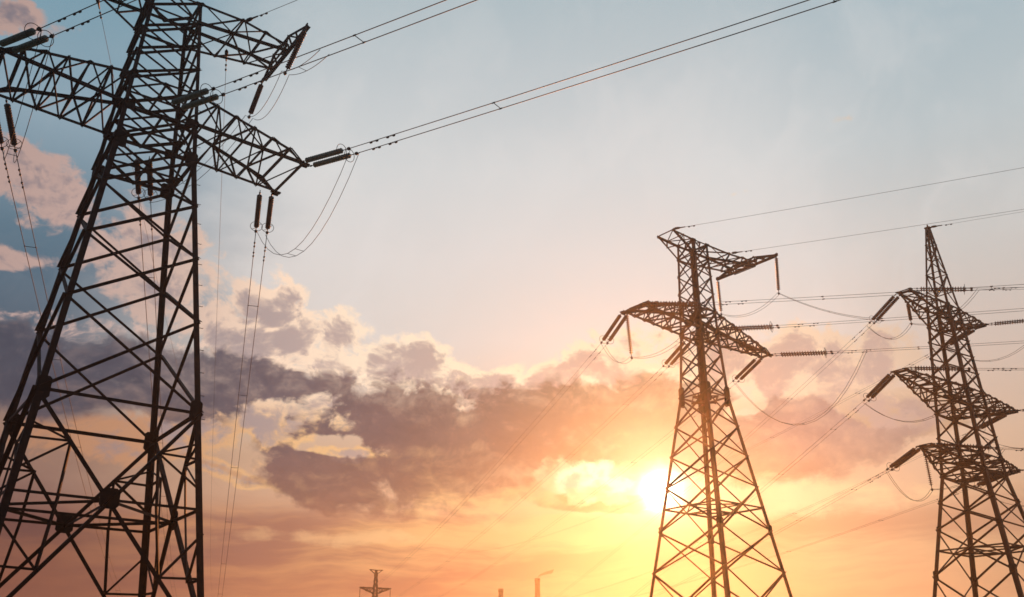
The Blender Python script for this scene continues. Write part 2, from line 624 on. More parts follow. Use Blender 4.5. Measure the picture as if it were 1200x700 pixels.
def foundations(root, half):
    for i in range(4):
        mb = MB()
        c = corner(half, 0, i)
        mb.lathe([(-.3, .62), (.25, .62), (.42, .40), (.5, .40)], c - Vector((0, 0, .02)), (0, 0, 1), 4)
        mb.build('foundation', M_CONC, root)


def truss_side(mb, P, Q, n, w, up, verts=True):
    """zigzag lacing between chord P (list of points) and chord Q"""
    for k in range(len(P)):
        if verts and 0 < k < len(P):
            mb.angle(P[k], Q[k], w, .010, up, n)
        if k + 1 < len(P):
            if k % 2 == 0:
                mb.angle(Q[k], P[k + 1], w, .010, up, n)
            else:
                mb.angle(P[k], Q[k + 1], w, .010, up, n)


def box_arm(root, sgn, half, zb, zt, tip, ctip, ztip_top, npan, wc, wl, top_end, plates=True, flip=False):
    """lattice crossarm: two lower chords, two upper chords, four laced sides, an end beam with hanger plates"""
    hb, ht = half(zb), half(zt)
    lo, up = [], []
    for c, k in ((-1, 0), (1, 1)):
        a, b = Vector((sgn * hb, c * hb, zb)), Vector((sgn * tip, ctip[k], zb if not flip else ztip_top))
        lo.append([lerp(a, b, t / npan) for t in range(npan + 1)])
        a2 = Vector((sgn * ht, c * ht, zt))
        tt = (tip - top_end - hb) / (tip - hb)
        b2 = Vector((sgn * (tip - top_end), c * hb + (ctip[k] - c * hb) * tt, ztip_top))
        up.append([lerp(a2, b2, t / npan) for t in range(npan + 1)])
    mb = MB()
    X1 = Vector((sgn, 0, 0))
    for k, c in ((0, -1), (1, 1)):
        y = Vector((0, c, 0))
        mb.angle(lo[k][0], lo[k][-1] + X1 * .12, wc, .02, -y, (0, 0, 1))
        mb.angle(up[k][0], up[k][-1], wc, .02, -y, (0, 0, -1))
        if top_end > .05:
            mb.angle(up[k][-1], lo[k][-1], wc * .8, .016, -y, (0, 0, -1))
        truss_side(mb, [p + y * .02 for p in lo[k]], [p + y * .02 for p in up[k]], y, wl, (0, 0, 1))
    for ch, z in ((lo, -.02), (up, .02)):
        dz = Vector((0, 0, z))
        truss_side(mb, [p + dz for p in ch[0]], [p + dz for p in ch[1]], (0, 0, 1 if z > 0 else -1), wl, X1)
        mb.angle(ch[0][-1] + dz, ch[1][-1] + dz, wl, .012, -X1, (0, 0, 1))
    arm = mb.build('crossarm', M_STEEL, root)
    if plates:
        for k in (0, 1):
            pb = MB()
            p = lo[k][-1]
            pb.plate(p + X1 * .10, (0, 0, 1), (1, 0, 0), .34, .55, .03)
            pb.plate(p + X1 * .08 - Vector((0, 0, .10)), (0, 1, 0), (1, 0, 0), .22, .36, .03)
            pb.build('tip_plate', M_PLATE, arm)
    return arm


def face_set(root, half, panels, w, normal_name='face_bracing', extra=None):
    """one bracing mesh per face of the body"""
    for i in range(4):
        mb = MB()
        for p in panels:
            z0, z1, horiz = p[:3]
            ww = p[3] if len(p) > 3 else w
            xpanel(mb, half, i, z0, z1, ww, horiz)
        if extra:
            extra(mb, i)
        mb.build(normal_name, M_STEEL, root)


def top_arms(root, half, zF, zE, ltip, lc, rjoin, beam_s, beam_c, beam_z, wc, wl):
    """upper tier of a single circuit angle pylon: short earth wire bracket on one side, long arm with a cross beam on the other"""
    hE, hF = half(zE), half(zF)
    # left bracket
    mb = MB()
    tips = [Vector((-ltip, lc[0], zE)), Vector((-ltip, lc[1], zE))]
    for k, c in ((0, -1), (1, 1)):
        y = Vector((0, c, 0))
        E0, F0 = Vector((-hE, c * hE, zE)), Vector((-hF, c * hF, zF))
        mb.angle(E0, tips[k], wc, .02, -y, (0, 0, -1))
        mb.angle(F0, tips[k], wc * .9, .02, -y, (0, 0, 1))
        m = lerp(E0, tips[k], .5)
        mb.angle(m, lerp(F0, tips[k], .5), wl, .01, (1, 0, 0), y)
        mb.angle(E0, lerp(F0, tips[k], .5), wl, .01, (0, 0, 1), y)
    mb.angle(tips[0], tips[1], wl * 1.2, .012, (1, 0, 0), (0, 0, -1))
    E0, E1 = Vector((-hE, -hE, zE + .02)), Vector((-hE, hE, zE + .02))
    m0, m1 = lerp(E0, tips[0], .5), lerp(E1, tips[1], .5)
    for p, q in ((E0, m1), (m1, tips[0] + Vector((0, 0, .02))), (m0, m1), (E1, m0)):
        mb.angle(p, q, wl, .01, (1, 0, 0), (0, 0, -1))
    mb.build('earth_wire_bracket', M_STEEL, root)
    # right arm
    mb = MB()
    J = [Vector((rjoin, -hE * 1.03, zE)), Vector((rjoin, hE * 1.03, zE))]
    Bt = [Vector((beam_s - .1, beam_c[0] * .36, beam_z + .10)), Vector((beam_s - .1, beam_c[1] * .36, beam_z + .10))]
    Bb = [v - Vector((0, 0, .42)) for v in Bt]
    n1 = 3
    tops, bots = [], []
    for k, c in ((0, -1), (1, 1)):
        y = Vector((0, c, 0))
        E0, F0 = Vector((hE, c * hE, zE)), Vector((hF, c * hF, zF))
        mb.angle(E0, J[k], wc, .02, -y, (0, 0, -1))
        mb.angle(J[k], Bt[k], wc, .02, -y, (0, 0, -1))
        mb.angle(F0, Bb[k], wc, .02, -y, (0, 0, 1))
        tp = [E0, J[k], lerp(J[k], Bt[k], .5), Bt[k]]
        bt = [lerp(F0, Bb[k], t / 3) for t in range(4)]
        tops.append(tp); bots.append(bt)
        truss_side(mb, [p + y * .02 for p in bt], [p + y * .02 for p in tp], y, wl, (0, 0, 1))
    for ch, z in ((tops, .02), (bots, -.02)):
        dz = Vector((0, 0, z))
        truss_side(mb, [p + dz for p in ch[0]], [p + dz for p in ch[1]], (0, 0, 1 if z > 0 else -1), wl, (1, 0, 0))
    arm = mb.build('upper_crossarm', M_STEEL, root)
    # cross beam at its end, a flat lattice that narrows to both ends
    mb = MB()
    ends = [Vector((beam_s, beam_c[0], beam_z)), Vector((beam_s, beam_c[1], beam_z))]
    mb.angle(ends[0], ends[1], wc * 1.7, .03, (0, 0, -1), (1, 0, 0))
    for dxx in (-.22, .22):
        q = [ends[0] + Vector((0, 0, .03)), lerp(ends[0], ends[1], .33) + Vector((dxx, 0, .50)), lerp(ends[0], ends[1], .67) + Vector((dxx, 0, .50)), ends[1] + Vector((0, 0, .03))]
        for p0, p1 in zip(q[:-1], q[1:]):
            mb.angle(p0, p1, wc, .018, (0, 0, -1), (1, 0, 0))
        for t in (.2, .33, .5, .67, .8):
            b = lerp(ends[0], ends[1], t)
            hgt = .5 * min(t, 1 - t, .33) / .33
            mb.angle(b, b + Vector((dxx * min(t, 1 - t, .33) / .33, 0, hgt)), wl, .01, (0, 1, 0), (1, 0, 0))
        for t0, t1 in ((.2, .33), (.5, .33), (.5, .67), (.8, .67)):
            b = lerp(ends[0], ends[1], t0)
            mb.angle(b, lerp(ends[0], ends[1], t1) + Vector((dxx, 0, .5)), wl, .01, (0, 1, 0), (1, 0, 0))
    beam = mb.build('cross_beam', M_STEEL, arm)
    for e_ in ends:
        pb = MB()
        pb.plate(e_ + Vector((0, 0, -.05)), (1, 0, 0), (0, 0, 1), .3, .3, .04)
        pb.build('hanger_plate', M_PLATE, arm)


# ---- single-circuit angle pylon close on the left
def lin(z, z0, h0, z1, h1):
    return h0 + (h1 - h0) * (z - z0) / (z1 - z0)


def half_left(z):
    return lin(z, 0, 4.61, 25.4, 1.89) if z < 25.4 else lin(z, 25.4, 1.89, 34.83, 1.22)


ROT_L = R(35.915)
pyl_L = empty('lattice_pylon', (-17.794, 40.242, 0), ROT_L)
tag(pyl_L, 'tall dark steel lattice pylon close by, cut off by the left and top edges', 'pylon', 'lattice pylons')


def build_left():
    r, h = pyl_L, half_left
    zA, zB, zC, zD, zF, zE = 12.9, 25.4, 27.45, 29.3, 33.65, 34.95
    lv = [zA, 17.1, 20.25, 23.0, zB]
    L = legs(r, h, [0, zA, zB, zC, zE], [.28, .25, .20, .17],
             [(zA, .52, .90), (zB, .58, .85), (zC, .55, .52), (zD, .32, .36), (zF, .26, .28), (zE - .12, .36, .26)], .03)
    foundations(r, h)
    cen = []
    for i in range(4):
        mb = MB()
        for a, b in zip(lv[:-1], lv[1:]):
            xpanel(mb, h, i, a, b, .125, False, .014)
        a, b = face_ends(i)
        n = face_normal(i)
        for z in (zB, zA):
            mb.angle(corner(h, z, a) - n * .03, corner(h, z, b) - n * .03, .14, .014, (0, 0, -1), -n)
        C1 = big_panel(mb, h, i, 3.4, zA, .165, .095)
        # splayed base
        mb.angle(corner(h, 3.4, a) - n * .03, corner(h, 3.4, b) - n * .03, .15, .014, (0, 0, -1), -n)
        m = (corner(h, 3.4, a) + corner(h, 3.4, b)) / 2
        for k in (a, b):
            mb.angle(m, corner(h, .4, k), .15, .014, (0, 0, -1), -n)
        # body between and above the arms
        xpanel(mb, h, i, zB, zC, .115, True)
        xpanel(mb, h, i, zC, zD, .115, True)
        z3 = [zD, 30.8, 32.25, zF, zE]
        for p, q in zip(z3[:-1], z3[1:]):
            xpanel(mb, h, i, p, q, .11, q in (zF, zE))
        fb = mb.build('face_bracing', M_STEEL, r)
        pb = MB()
        pb.plate(C1 + n * .03, n, (0, 0, 1), .74, .80, .025)
        pb.build('gusset_plate', M_PLATE, fb)
    diaphragm(r, h, xcross(h, 3.4, zA) - .03, .12)
    diaphragm(r, h, zB - .05, .12)
    diaphragm(r, h, zC - .06, .13)
    diaphragm(r, h, zD + .03, .12)
    diaphragm(r, h, zE - .08, .12, False)
    box_arm(r, 1, h, zC, zD, 7.42, (-1.40, 2.35), zC + .62, 5, .145, .085, .75)
    box_arm(r, -1, h, zC, zD, 7.05, (-2.65, 1.2), zC + .62, 5, .145, .085, .75)
    top_arms(r, h, zF, zE, 3.43, (-1.25, 1.25), 3.45, 6.08, (-3.45, 2.5), 34.4, .14, .08)
    # climbing bolts up the outer right leg
    for k in range(16):
        z = 12.6 + k * 1.05
        c = corner(h, z, 1)
        sb = MB()
        sb.tube([c + Vector((-.02, .05, 0)), c + Vector((.17, .05, 0)), c + Vector((.18, .05, .03))], .014, 6)
        sb.build('step_bolt', M_FIT, L[1])


build_left()


# ---- same family of pylon further off, in front of the sun
def half_mid(z):
    return lin(z, 0, 4.75, 23.9, 1.175) if z < 23.9 else lin(z, 23.9, 1.175, 35.77, .87)


ROT_M = R(38.758)
pyl_M = empty('lattice_pylon', (14.743, 70.474, 0), ROT_M)
tag(pyl_M, 'steel lattice pylon straight in front of the setting sun, glowing orange at its waist', 'pylon', 'lattice pylons')


def build_mid():
    r, h = pyl_M, half_mid
    zC, zD, zF, zE = 27.94, 29.85, 34.5, 35.77
    low = [5.5, 9.75, 12.7, 15.95, 18.2, 20.5, 22.75]
    low = [0.4, 5.2, 9.85, 12.75, 15.95, 18.25, 20.55, 22.85]
    legs(r, h, [0, 22.85, zC, zE], [.27, .24, .21],
         [(22.85, .55, 1.5), (12.75, .36, .7), (zC, .48, .6), (zD, .34, .5), (zF, .3, .3), (zE - .08, .34, .26)])
    foundations(r, h)
    for i in range(4):
        mb = MB()
        for a, b in zip(low[:-1], low[1:]):
            xpanel(mb, h, i, a, b, .12, False)
        a, b = face_ends(i)
        n = face_normal(i)
        for z in (14.4, 5.2, 22.85):
            mb.angle(corner(h, z, a) - n * .03, corner(h, z, b) - n * .03, .12, .014, (0, 0, -1), -n)
        up = [22.85, 24.6, 26.3, zC]
        for p, q in zip(up[:-1], up[1:]):
            xpanel(mb, h, i, p, q, .115, False)
        xpanel(mb, h, i, zC, zD, .13, True)
        ups = [zD, 31.4, 32.95, zF]
        for p, q in zip(ups[:-1], ups[1:]):
            xpanel(mb, h, i, p, q, .10, False)
        xpanel(mb, h, i, zF, zE, .11, True)
        mb.angle(corner(h, zF, a) - n * .03, corner(h, zF, b) - n * .03, .11, .012, (0, 0, -1), -n)
        mb.angle(corner(h, zC, a) - n * .03, corner(h, zC, b) - n * .03, .13, .012, (0, 0, -1), -n)
        mb.build('face_bracing', M_STEEL, r)
    diaphragm(r, h, 14.4, .10)
    diaphragm(r, h, 22.7, .11)
    diaphragm(r, h, zC - .05, .12)
    diaphragm(r, h, zD + .05, .11)
    diaphragm(r, h, zE - .06, .11, False)
    box_arm(r, 1, h, zC, zD, 8.15, (-.52, .42), zC + .42, 6, .19, .10, .6)
    box_arm(r, -1, h, zC, zD, 7.95, (-1.66, .35), zC + .42, 6, .19, .10, .6)
    top_arms(r, h, zF, zE, 3.43, (-1.02, .7), 3.68, 6.72, (-3.28, 3.02), 35.72, .155, .085)


build_mid()


# ---- double-circuit pylon on the right
def half_right(z):
    return lin(z, 0, 4.63, 17.55, 1.76) if z < 17.55 else (lin(z, 17.55, 1.76, 31.4, .96) if z < 31.4 else lin(z, 31.4, .96, 39.1, .15))


ROT_R = R(39.206)
pyl_R = empty('lattice_pylon', (35.865, 73.741, 0), ROT_R)
tag(pyl_R, 'slender three tier steel pylon with a pointed peak at the right edge', 'pylon', 'lattice pylons')


def wedge_arm(root, sgn, half, zt, zb, tip, ctip, npan, wc, wl):
    """crossarm with level upper chords and lower chords rising from the body to its tip"""
    ht, hb = half(zt), half(zb)
    up, lo = [], []
    for c, k in ((-1, 0), (1, 1)):
        up.append([lerp((sgn * ht, c * ht, zt), (sgn * tip, ctip[k], zt), t / npan) for t in range(npan + 1)])
        lo.append([lerp((sgn * hb, c * hb, zb), (sgn * tip, ctip[k], zt - .10), t / npan) for t in range(npan + 1)])
    mb = MB()
    X1 = Vector((sgn, 0, 0))
    for k, c in ((0, -1), (1, 1)):
        y = Vector((0, c, 0))
        mb.angle(up[k][0], up[k][-1], wc, .02, -y, (0, 0, -1))
        mb.angle(lo[k][0], lo[k][-1], wc, .02, -y, (0, 0, 1))
        truss_side(mb, [p + y * .02 for p in lo[k][:-1]], [p + y * .02 for p in up[k][:-1]], y, wl, (0, 0, 1))
    for ch, z in ((lo, -.02), (up, .02)):
        dz = Vector((0, 0, z))
        truss_side(mb, [p + dz for p in ch[0]], [p + dz for p in ch[1]], (0, 0, 1 if z > 0 else -1), wl, X1)
    mb.angle(up[0][-1], up[1][-1], wc, .014, -X1, (0, 0, -1))
    arm = mb.build('crossarm', M_STEEL, root)
    for k in (0, 1):
        pb = MB()
        pb.plate(up[k][-1] + X1 * .06, (0, 0, 1), (1, 0, 0), .3, .45, .03)
        pb.build('tip_plate', M_PLATE, arm)


def build_right():
    r, h = pyl_R, half_right
    t1, b1, t2, b2, t3, b3 = 31.4, 29.9, 24.2, 22.55, 18.8, 17.5
    low = [0.4, 5.0, 10.0, 13.45, 15.45, b3]
    lv = [b3, t3, 20.55, b2, t2, 25.75, 27.2, 28.6, b1, t1]
    legs(r, h, [0, b3, t1, 38.9], [.30, .25, .15],
         [(10.0, .4, .75), (13.45, .36, .4), (15.45, .36, .4), (b3, .45, .5), (t3, .42, .45), (b2, .42, .45), (t2, .40, .42), (b1, .36, .4), (t1, .32, .36)])
    foundations(r, h)
    for i in range(4):
        mb = MB()
        for a, b in zip(low[:-1], low[1:]):
            xpanel(mb, h, i, a, b, .125, False)
        a, b = face_ends(i)
        n = face_normal(i)
        for z in (11.9, 5.0):
            mb.angle(corner(h, z, a) - n * .03, corner(h, z, b) - n * .03, .12, .014, (0, 0, -1), -n)
        for p, q in zip(lv[:-1], lv[1:]):
            xpanel(mb, h, i, p, q, .115, q in (t1, b1, t2, b2, t3))
        mb.angle(corner(h, b3, a) - n * .03, corner(h, b3, b) - n * .03, .13, .014, (0, 0, -1), -n)
        mb.build('face_bracing', M_STEEL, r)
        mb = MB()
        pk = [t1, 33.0, 34.6, 36.1, 37.4, 38.4]
        for k, (p, q) in enumerate(zip(pk[:-1], pk[1:])):
            A, B = (a, b) if (k + i) % 2 else (b, a)
            mb.angle(corner(h, p, A), corner(h, q, B), .085, .01, (0, 0, -1), -n)
            mb.angle(corner(h, q, a) - n * .02, corner(h, q, b) - n * .02, .07, .01, (0, 0, -1), -n)
        mb.build('peak_bracing', M_STEEL, r)
    for z in (11.9, b3 - .05, t3 + .04, b2 - .05, t2 + .04, b1 - .05, t1 + .04):
        diaphragm(r, h, z, .11)
    for t, b, s_, n_ in ((t1, b1, 6.15, 4), (t2, b2, 8.9, 6), (t3, b3, 6.95, 4)):
        for sg in (-1, 1):
            wedge_arm(r, sg, h, t, b, s_, (-.62, .42), n_, .15, .09)
    mb = MB()
    mb.plate((0, 0, 38.98), (0, 0, 1), (1, 0, 0), .5, .5, .06)
    mb.lathe([(0, .07), (.3, .05)], (0, 0, 39.0), (0, 0, 1), 6)
    mb.build('peak_cap', M_PLATE, r)


build_right()


# ------------------------------------------------------------------ insulators, conductors, jumpers
PYL = {'L': ((-17.794, 40.242), ROT_L), 'M': ((14.743, 70.474), ROT_M), 'R': ((35.865, 73.741), ROT_R)}


def wpos(t, s, c, z):
    (x, y), a = PYL[t]
    return Vector((x + s * math.cos(a) - c * math.sin(a), y + s * math.sin(a) + c * math.cos(a), z))


def shed_profile(length, n, r):
    pr = [(0, .035), (.05, .035)]
    step = (length - .1) / n
    for k in range(n):
        h = .05 + k * step
        pr += [(h + step * .12, .055), (h + step * .30, r * .96), (h + step * .40, r), (h + step * .48, r * .8), (h + step * .54, .05), (h + step * .97, .045)]
    pr += [(length - .05, .035), (length, .035)]
    return pr


def insulator(p, d, length, mat, label, group, ring=True, lead=.45, tail=.35, name='insulator_string', n=17, r=.15):
    """one string of discs from the steel towards the live end; returns the live end"""
    d = Vector(d).normalized()
    root = empty(name, p)
    tag(root, label, 'insulator', group)
    o = Vector((0, 0, 0))
    mb = MB()
    mb.tube([o, d * lead], .022, 6)
    mb.lathe([(0, .05), (.12, .05)], d * (lead * .45), d, 6)
    mb.build('hanger_link', M_FIT, root)
    mb = MB()
    mb.lathe(shed_profile(length, n, r), d * lead, d, 12)
    mb.build('disc_stack', mat, root)
    e = d * (lead + length)
    mb = MB()
    mb.tube([e, e + d * tail], .025, 6)
    mb.lathe([(0, .03), (.05, .085), (.16, .085), (.21, .03)], e + d * (tail - .08), d, 8)
    mb.build('clamp', M_FIT, root)
    if ring:
        mb = MB()
        mb.torus(e - d * .12, d, .34, .016)
        a = d.orthogonal().normalized()
        mb.tube([e + d * .05, e - d * .12 + a * .34], .014, 5)
        mb.tube([e + d * .05, e - d * .12 - a * .34], .014, 5)
        mb.build('grading_ring', M_FIT, root)
    return Vector(p) + d * (lead + length + tail)


def damper(mb, p, d, s=1.0):
    d = Vector(d).normalized()
    q = Vector(p) - Vector((0, 0, .055 * s))
    mb.tube([p, q], .018 * s, 5)
    mb.tube([q - d * .22 * s, q + d * .22 * s], .012 * s, 5)
    for g in (-1, 1):
        mb.lathe([(-.09 * s, .035 * s), (-.05 * s, .06 * s), (.05 * s, .06 * s), (.09 * s, .035 * s)], q + d * (.22 * s * g), d, 8)


def path_fn(P0, az, m, k):
    u = Vector((math.sin(R(az)), math.cos(R(az)), 0))
    def f(t):
        return P0 + u * t + Vector((0, 0, m * t + k * t * t / 2))
    return f


LIVE = {}       # live ends of the strings, per phase
WIRE = {}       # path functions of conductor bundles


def phase(key, t, loc, az, m, k, mat, droop, slen, gap, length, r_wire, slabels, sgroup, wlabel, ring=True, spac=(9, 24, 42, 62, 85, 110, 140), lead=.45):
    P = wpos(t, *loc)
    u = Vector((math.sin(R(az)), math.cos(R(az)), 0))
    side = Vector((u.y, -u.x, 0))
    ms = m - droop
    d = (u + Vector((0, 0, ms))).normalized()
    ends = []
    for sg, lab in zip((1, -1), slabels):
        ends.append(insulator(P + side * (sg * gap / 2), d, slen, mat, lab, sgroup, ring, lead=lead))
    C = (ends[0] + ends[1]) / 2
    f = path_fn(C, az, m, k)
    root = empty('conductor_bundle', C)
    tag(root, wlabel, 'power line', 'twin conductors strung from the pylons')
    ts = [0, 2, 4, 7, 10, 15, 20] + list(range(26, int(length) + 1, 8))
    if t != 'L' and P.y + u.y * 60 > P.y:
        r_wire *= .78                                  # outgoing spans thinned, standing in for wires fading towards the sun
    for sg in (1, -1):
        mb = MB()
        mb.tube([f(x) - C + side * (sg * gap / 2) for x in ts], r_wire, 5)
        mb.build('wire', M_WIRE, root)
    for x in spac:
        if x < length:
            sb = MB()
            q = f(x) - C
            sb.tube([q + side * (gap / 2), q - side * (gap / 2)], r_wire * .9, 5)
            for sg in (1, -1):
                sb.lathe([(-.09, .026), (-.05, .036), (.05, .036), (.09, .026)], q + side * (sg * gap / 2), u, 6)
            sb.build('spacer', M_FIT, root)
    for x in (1.4, 2.5):
        for sg in (1, -1):
            db = MB()
            damper(db, f(x + (.35 if sg > 0 else 0)) - C + side * (sg * gap / 2), u + Vector((0, 0, m)), .9 if t == 'L' else .65)
            db.build('vibration_damper', M_FIT, root)
    LIVE[key] = (ends, C)
    WIRE[key] = (f, side, gap)


GL, GM, GR = 'insulator strings on the near left pylon', 'insulator strings on the pylon in front of the sun', 'insulator strings on the three tier pylon'
WL, WM = .021, .014
phase('L1', 'L', (7.51, -1.33, 27.45), 125.01, -.0894, .00071, M_GLASS, .03, 2.75, .56, 110, WL,
      ('upper of two glass strings pulling right from the tip of the large pylon\'s right arm',
       'lower of two glass strings pulling right from the tip of the large pylon\'s right arm'), GL,
      'twin wires rising to the upper right from the large pylon\'s right arm tip')
phase('L2', 'L', (.4, -1.80, 27.95), 125.35, -.1213, .00075, M_GLASS, .03, 2.75, .56, 110, WL,
      ('upper of two green glass strings crossing the body of the large pylon',
       'lower of two green glass strings crossing the body of the large pylon'), GL,
      'twin wires rising right from the middle of the large pylon\'s body, past the hanging strings')
phase('L3', 'L', (-7.1, -2.69, 27.45), 124.81, -.1651, .00071, M_GLASS, .03, 2.75, .56, 110, WL,
      ('upper of two green glass strings in the top left corner',
       'lower of two green glass strings in the top left corner'), GL,
      'twin wires running off the top left corner from the large pylon\'s left arm')
phase('L4', 'L', (7.0, 2.42, 27.40), -16.35, -.1315, .00069, M_BROWN, .05, 3.05, .64, 330, WL,
      ('right one of the two strings hanging from the large pylon\'s right arm tip',
       'left one of the two strings hanging from the large pylon\'s right arm tip'), GL,
      'twin wires dropping straight down beside the right of the large pylon\'s leg')
phase('L5', 'L', (-6.6, 1.16, 27.40), -17.39, -.1396, .00077, M_BROWN, .05, 2.95, .60, 330, WL,
      ('right one of two strings hanging under the large pylon\'s left arm tip',
       'left one of two strings hanging under the large pylon\'s left arm tip'), GL,
      'twin wires dropping behind the left legs of the large pylon')
phase('L6', 'L', (.24, 1.85, 26.98), -17.19, -.0956, .0007, M_BROWN, .05, 2.95, .60, 330, WL,
      ('right one of two strings seen through the body of the large pylon',
       'left one of two strings seen through the body of the large pylon'), GL,
      'twin wires dropping behind the body of the large pylon, between its legs')

phase('M1', 'M', (-8.0, .17, 27.90), -15.86, -.0945, .00068, M_BROWN, .10, 3.7, .50, 330, WM,
      ('right one of two strings pulling down left from the sunlit pylon\'s left arm tip',
       'left one of two strings pulling down left from the sunlit pylon\'s left arm tip'), GM,
      'leftmost twin wires descending from the sunlit pylon towards the small far pylon')
phase('M2', 'M', (.06, 1.15, 27.80), -15.81, -.0898, .0006, M_BROWN, .07, 3.7, .50, 330, WM,
      ('right one of two strings pulling down left from the sunlit pylon\'s body',
       'left one of two strings pulling down left from the sunlit pylon\'s body'), GM,
      'middle twin wires descending from the body of the sunlit pylon')
phase('M3', 'M', (8.05, .35, 27.90), -15.24, -.0877, .00059, M_BROWN, .07, 3.7, .50, 330, WM,
      ('right one of two strings under the sunlit pylon\'s right arm, pulling down left behind it',
       'left one of two strings under the sunlit pylon\'s right arm, pulling down left behind it'), GM,
      'twin wires descending behind the sunlit pylon from its right arm tip')
phase('M4', 'M', (1.15, -1.09, 28.37), 115.61, -.0962, .00074, M_BROWN, .02, 3.7, .50, 150, WM,
      ('upper of two strings pulling right from the sunlit pylon\'s body above its right arm',
       'lower of two strings pulling right from the sunlit pylon\'s body above its right arm'), GM,
      'middle twin wires running right from the sunlit pylon across the three tier pylon', spac=(7.5, 18, 36, 60, 90))
phase('M5', 'M', (8.35, -.5, 27.95), 115.6, -.0961, .00071, M_BROWN, .01, 3.7, .50, 150, WM,
      ('upper of two strings pulling level to the right from the sunlit pylon\'s right arm tip',
       'lower of two strings pulling level to the right from the sunlit pylon\'s right arm tip'), GM,
      'lowest twin wires running right from the sunlit pylon\'s right arm tip', spac=(6.5, 18, 36, 60, 90), lead=.8)
phase('M6', 'M', (-8.05, -1.67, 27.95), 115.62, -.1243, .00084, M_BROWN, .05, 3.7, .50, 150, WM,
      ('upper of two strings lying along the front of the sunlit pylon\'s left arm',
       'lower of two strings lying along the front of the sunlit pylon\'s left arm'), GM,
      'highest twin wires running right from the sunlit pylon over the three tier pylon\'s upper arm', spac=(8, 18, 36, 60, 90))

RW = .0135
for key, loc, az, m, k, dr, words, way in (
        ('R1', (-6.05, .40, 31.4), -14.5, -.185, .00073, .08, 'top left arm', 'away'),
        ('R2', (6.35, .40, 31.4), -14.6, -.03, .0007, .03, 'top right arm', 'away'),
        ('R3', (-8.95, .27, 24.2), -14.5, -.212, .0007, .07, 'middle left arm', 'away'),
        ('R4', (9.0, .27, 24.2), -14.6, -.0746, .0007, .03, 'middle right arm', 'away'),
        ('R5', (-7.0, .27, 18.78), -14.5, -.1239, .00075, .09, 'lowest left arm', 'away'),
        ('R6', (7.0, .27, 18.78), -14.6, -.0515, .0007, .03, 'lowest right arm', 'away'),
        ('R7', (-5.9, -.73, 31.4), 114.6, -.1572, .0007, .02, 'top left arm', 'near'),
        ('R8', (6.3, -.73, 31.4), 114.6, -.0258, .0007, .02, 'top right arm', 'near'),
        ('R9', (-8.95, -.73, 24.2), 114.6, -.1382, .0007, .02, 'middle left arm', 'near'),
        ('R10', (9.0, -.73, 24.2), 114.6, -.0704, .0007, .02, 'middle right arm', 'near'),
        ('R11', (-7.0, -.73, 18.78), 114.6, -.1631, .0007, .02, 'lowest left arm', 'near'),
        ('R12', (7.0, -.73, 18.78), 114.6, -.0753, .0007, .02, 'lowest right arm', 'near')):
    if way == 'away':
        sl = ('%s string of the three tier pylon\'s %s, right one pulling down left', '%s string of the three tier pylon\'s %s, left one pulling down left')
        wl = 'twin wires descending left from the %s of the three tier pylon' % words
    else:
        sl = ('%s string of the three tier pylon\'s %s, upper one pulling right', '%s string of the three tier pylon\'s %s, lower one pulling right')
        wl = 'twin wires leaving right from the %s of the three tier pylon' % words
    phase(key, 'R', loc, az, m, k, M_BROWN, dr, 3.3, .42, 330 if way == 'away' else 120, RW,
          tuple(x % ('brown', words) for x in sl), GR, wl, spac=(5, 14, 32, 55, 85) if way == 'away' else (2.2, 12, 30, 55))


def hang(t, loc, lean, length, label, group, mat=M_BROWN, lead=.2):
    """jumper support string hanging from an arm; lean is its sideways swing in the pylon's axes"""
    P = wpos(t, *loc)
    Q = wpos(t, loc[0] + lean[0], loc[1] + lean[1], loc[2] - 1)
    return insulator(P, Q - P, length, mat, label, group, False, lead=lead, tail=.22, name='jumper_insulator', n=18)


H = {}
H['L_near'] = hang('L', (6.08, -3.42, 34.2), (-.24, .18), 2.5, 'brown string hanging from the outer end of the large pylon\'s upper cross beam', GL)
H['L_far'] = hang('L', (6.08, 2.47, 34.2), (-.22, -.1), 2.35, 'brown string hanging from the inner end of the large pylon\'s upper cross beam', GL)
H['M_near'] = hang('M', (6.72, -3.25, 35.6), (-.07, .0), 3.05, 'string hanging from the right end of the sunlit pylon\'s upper cross beam', GM)
H['M_far'] = hang('M', (6.72, 3.0, 35.6), (.0, -.02), 2.9, 'string hanging from the left end of the sunlit pylon\'s cross beam, beside its body', GM)
H['M_left'] = hang('M', (-8.02, .05, 27.85), (.04, -.04), 3.1, 'thin string hanging straight down from the sunlit pylon\'s left arm tip', GM)
H['R_top'] = hang('R', (-5.2, .30, 30.9), (.02, .0), 1.5, 'short string hanging under the top left arm of the three tier pylon', GR)
H['R_low'] = hang('R', (-6.9, .10, 18.65), (.16, .05), 2.6, 'string hanging from the lowest left arm tip of the three tier pylon', GR)


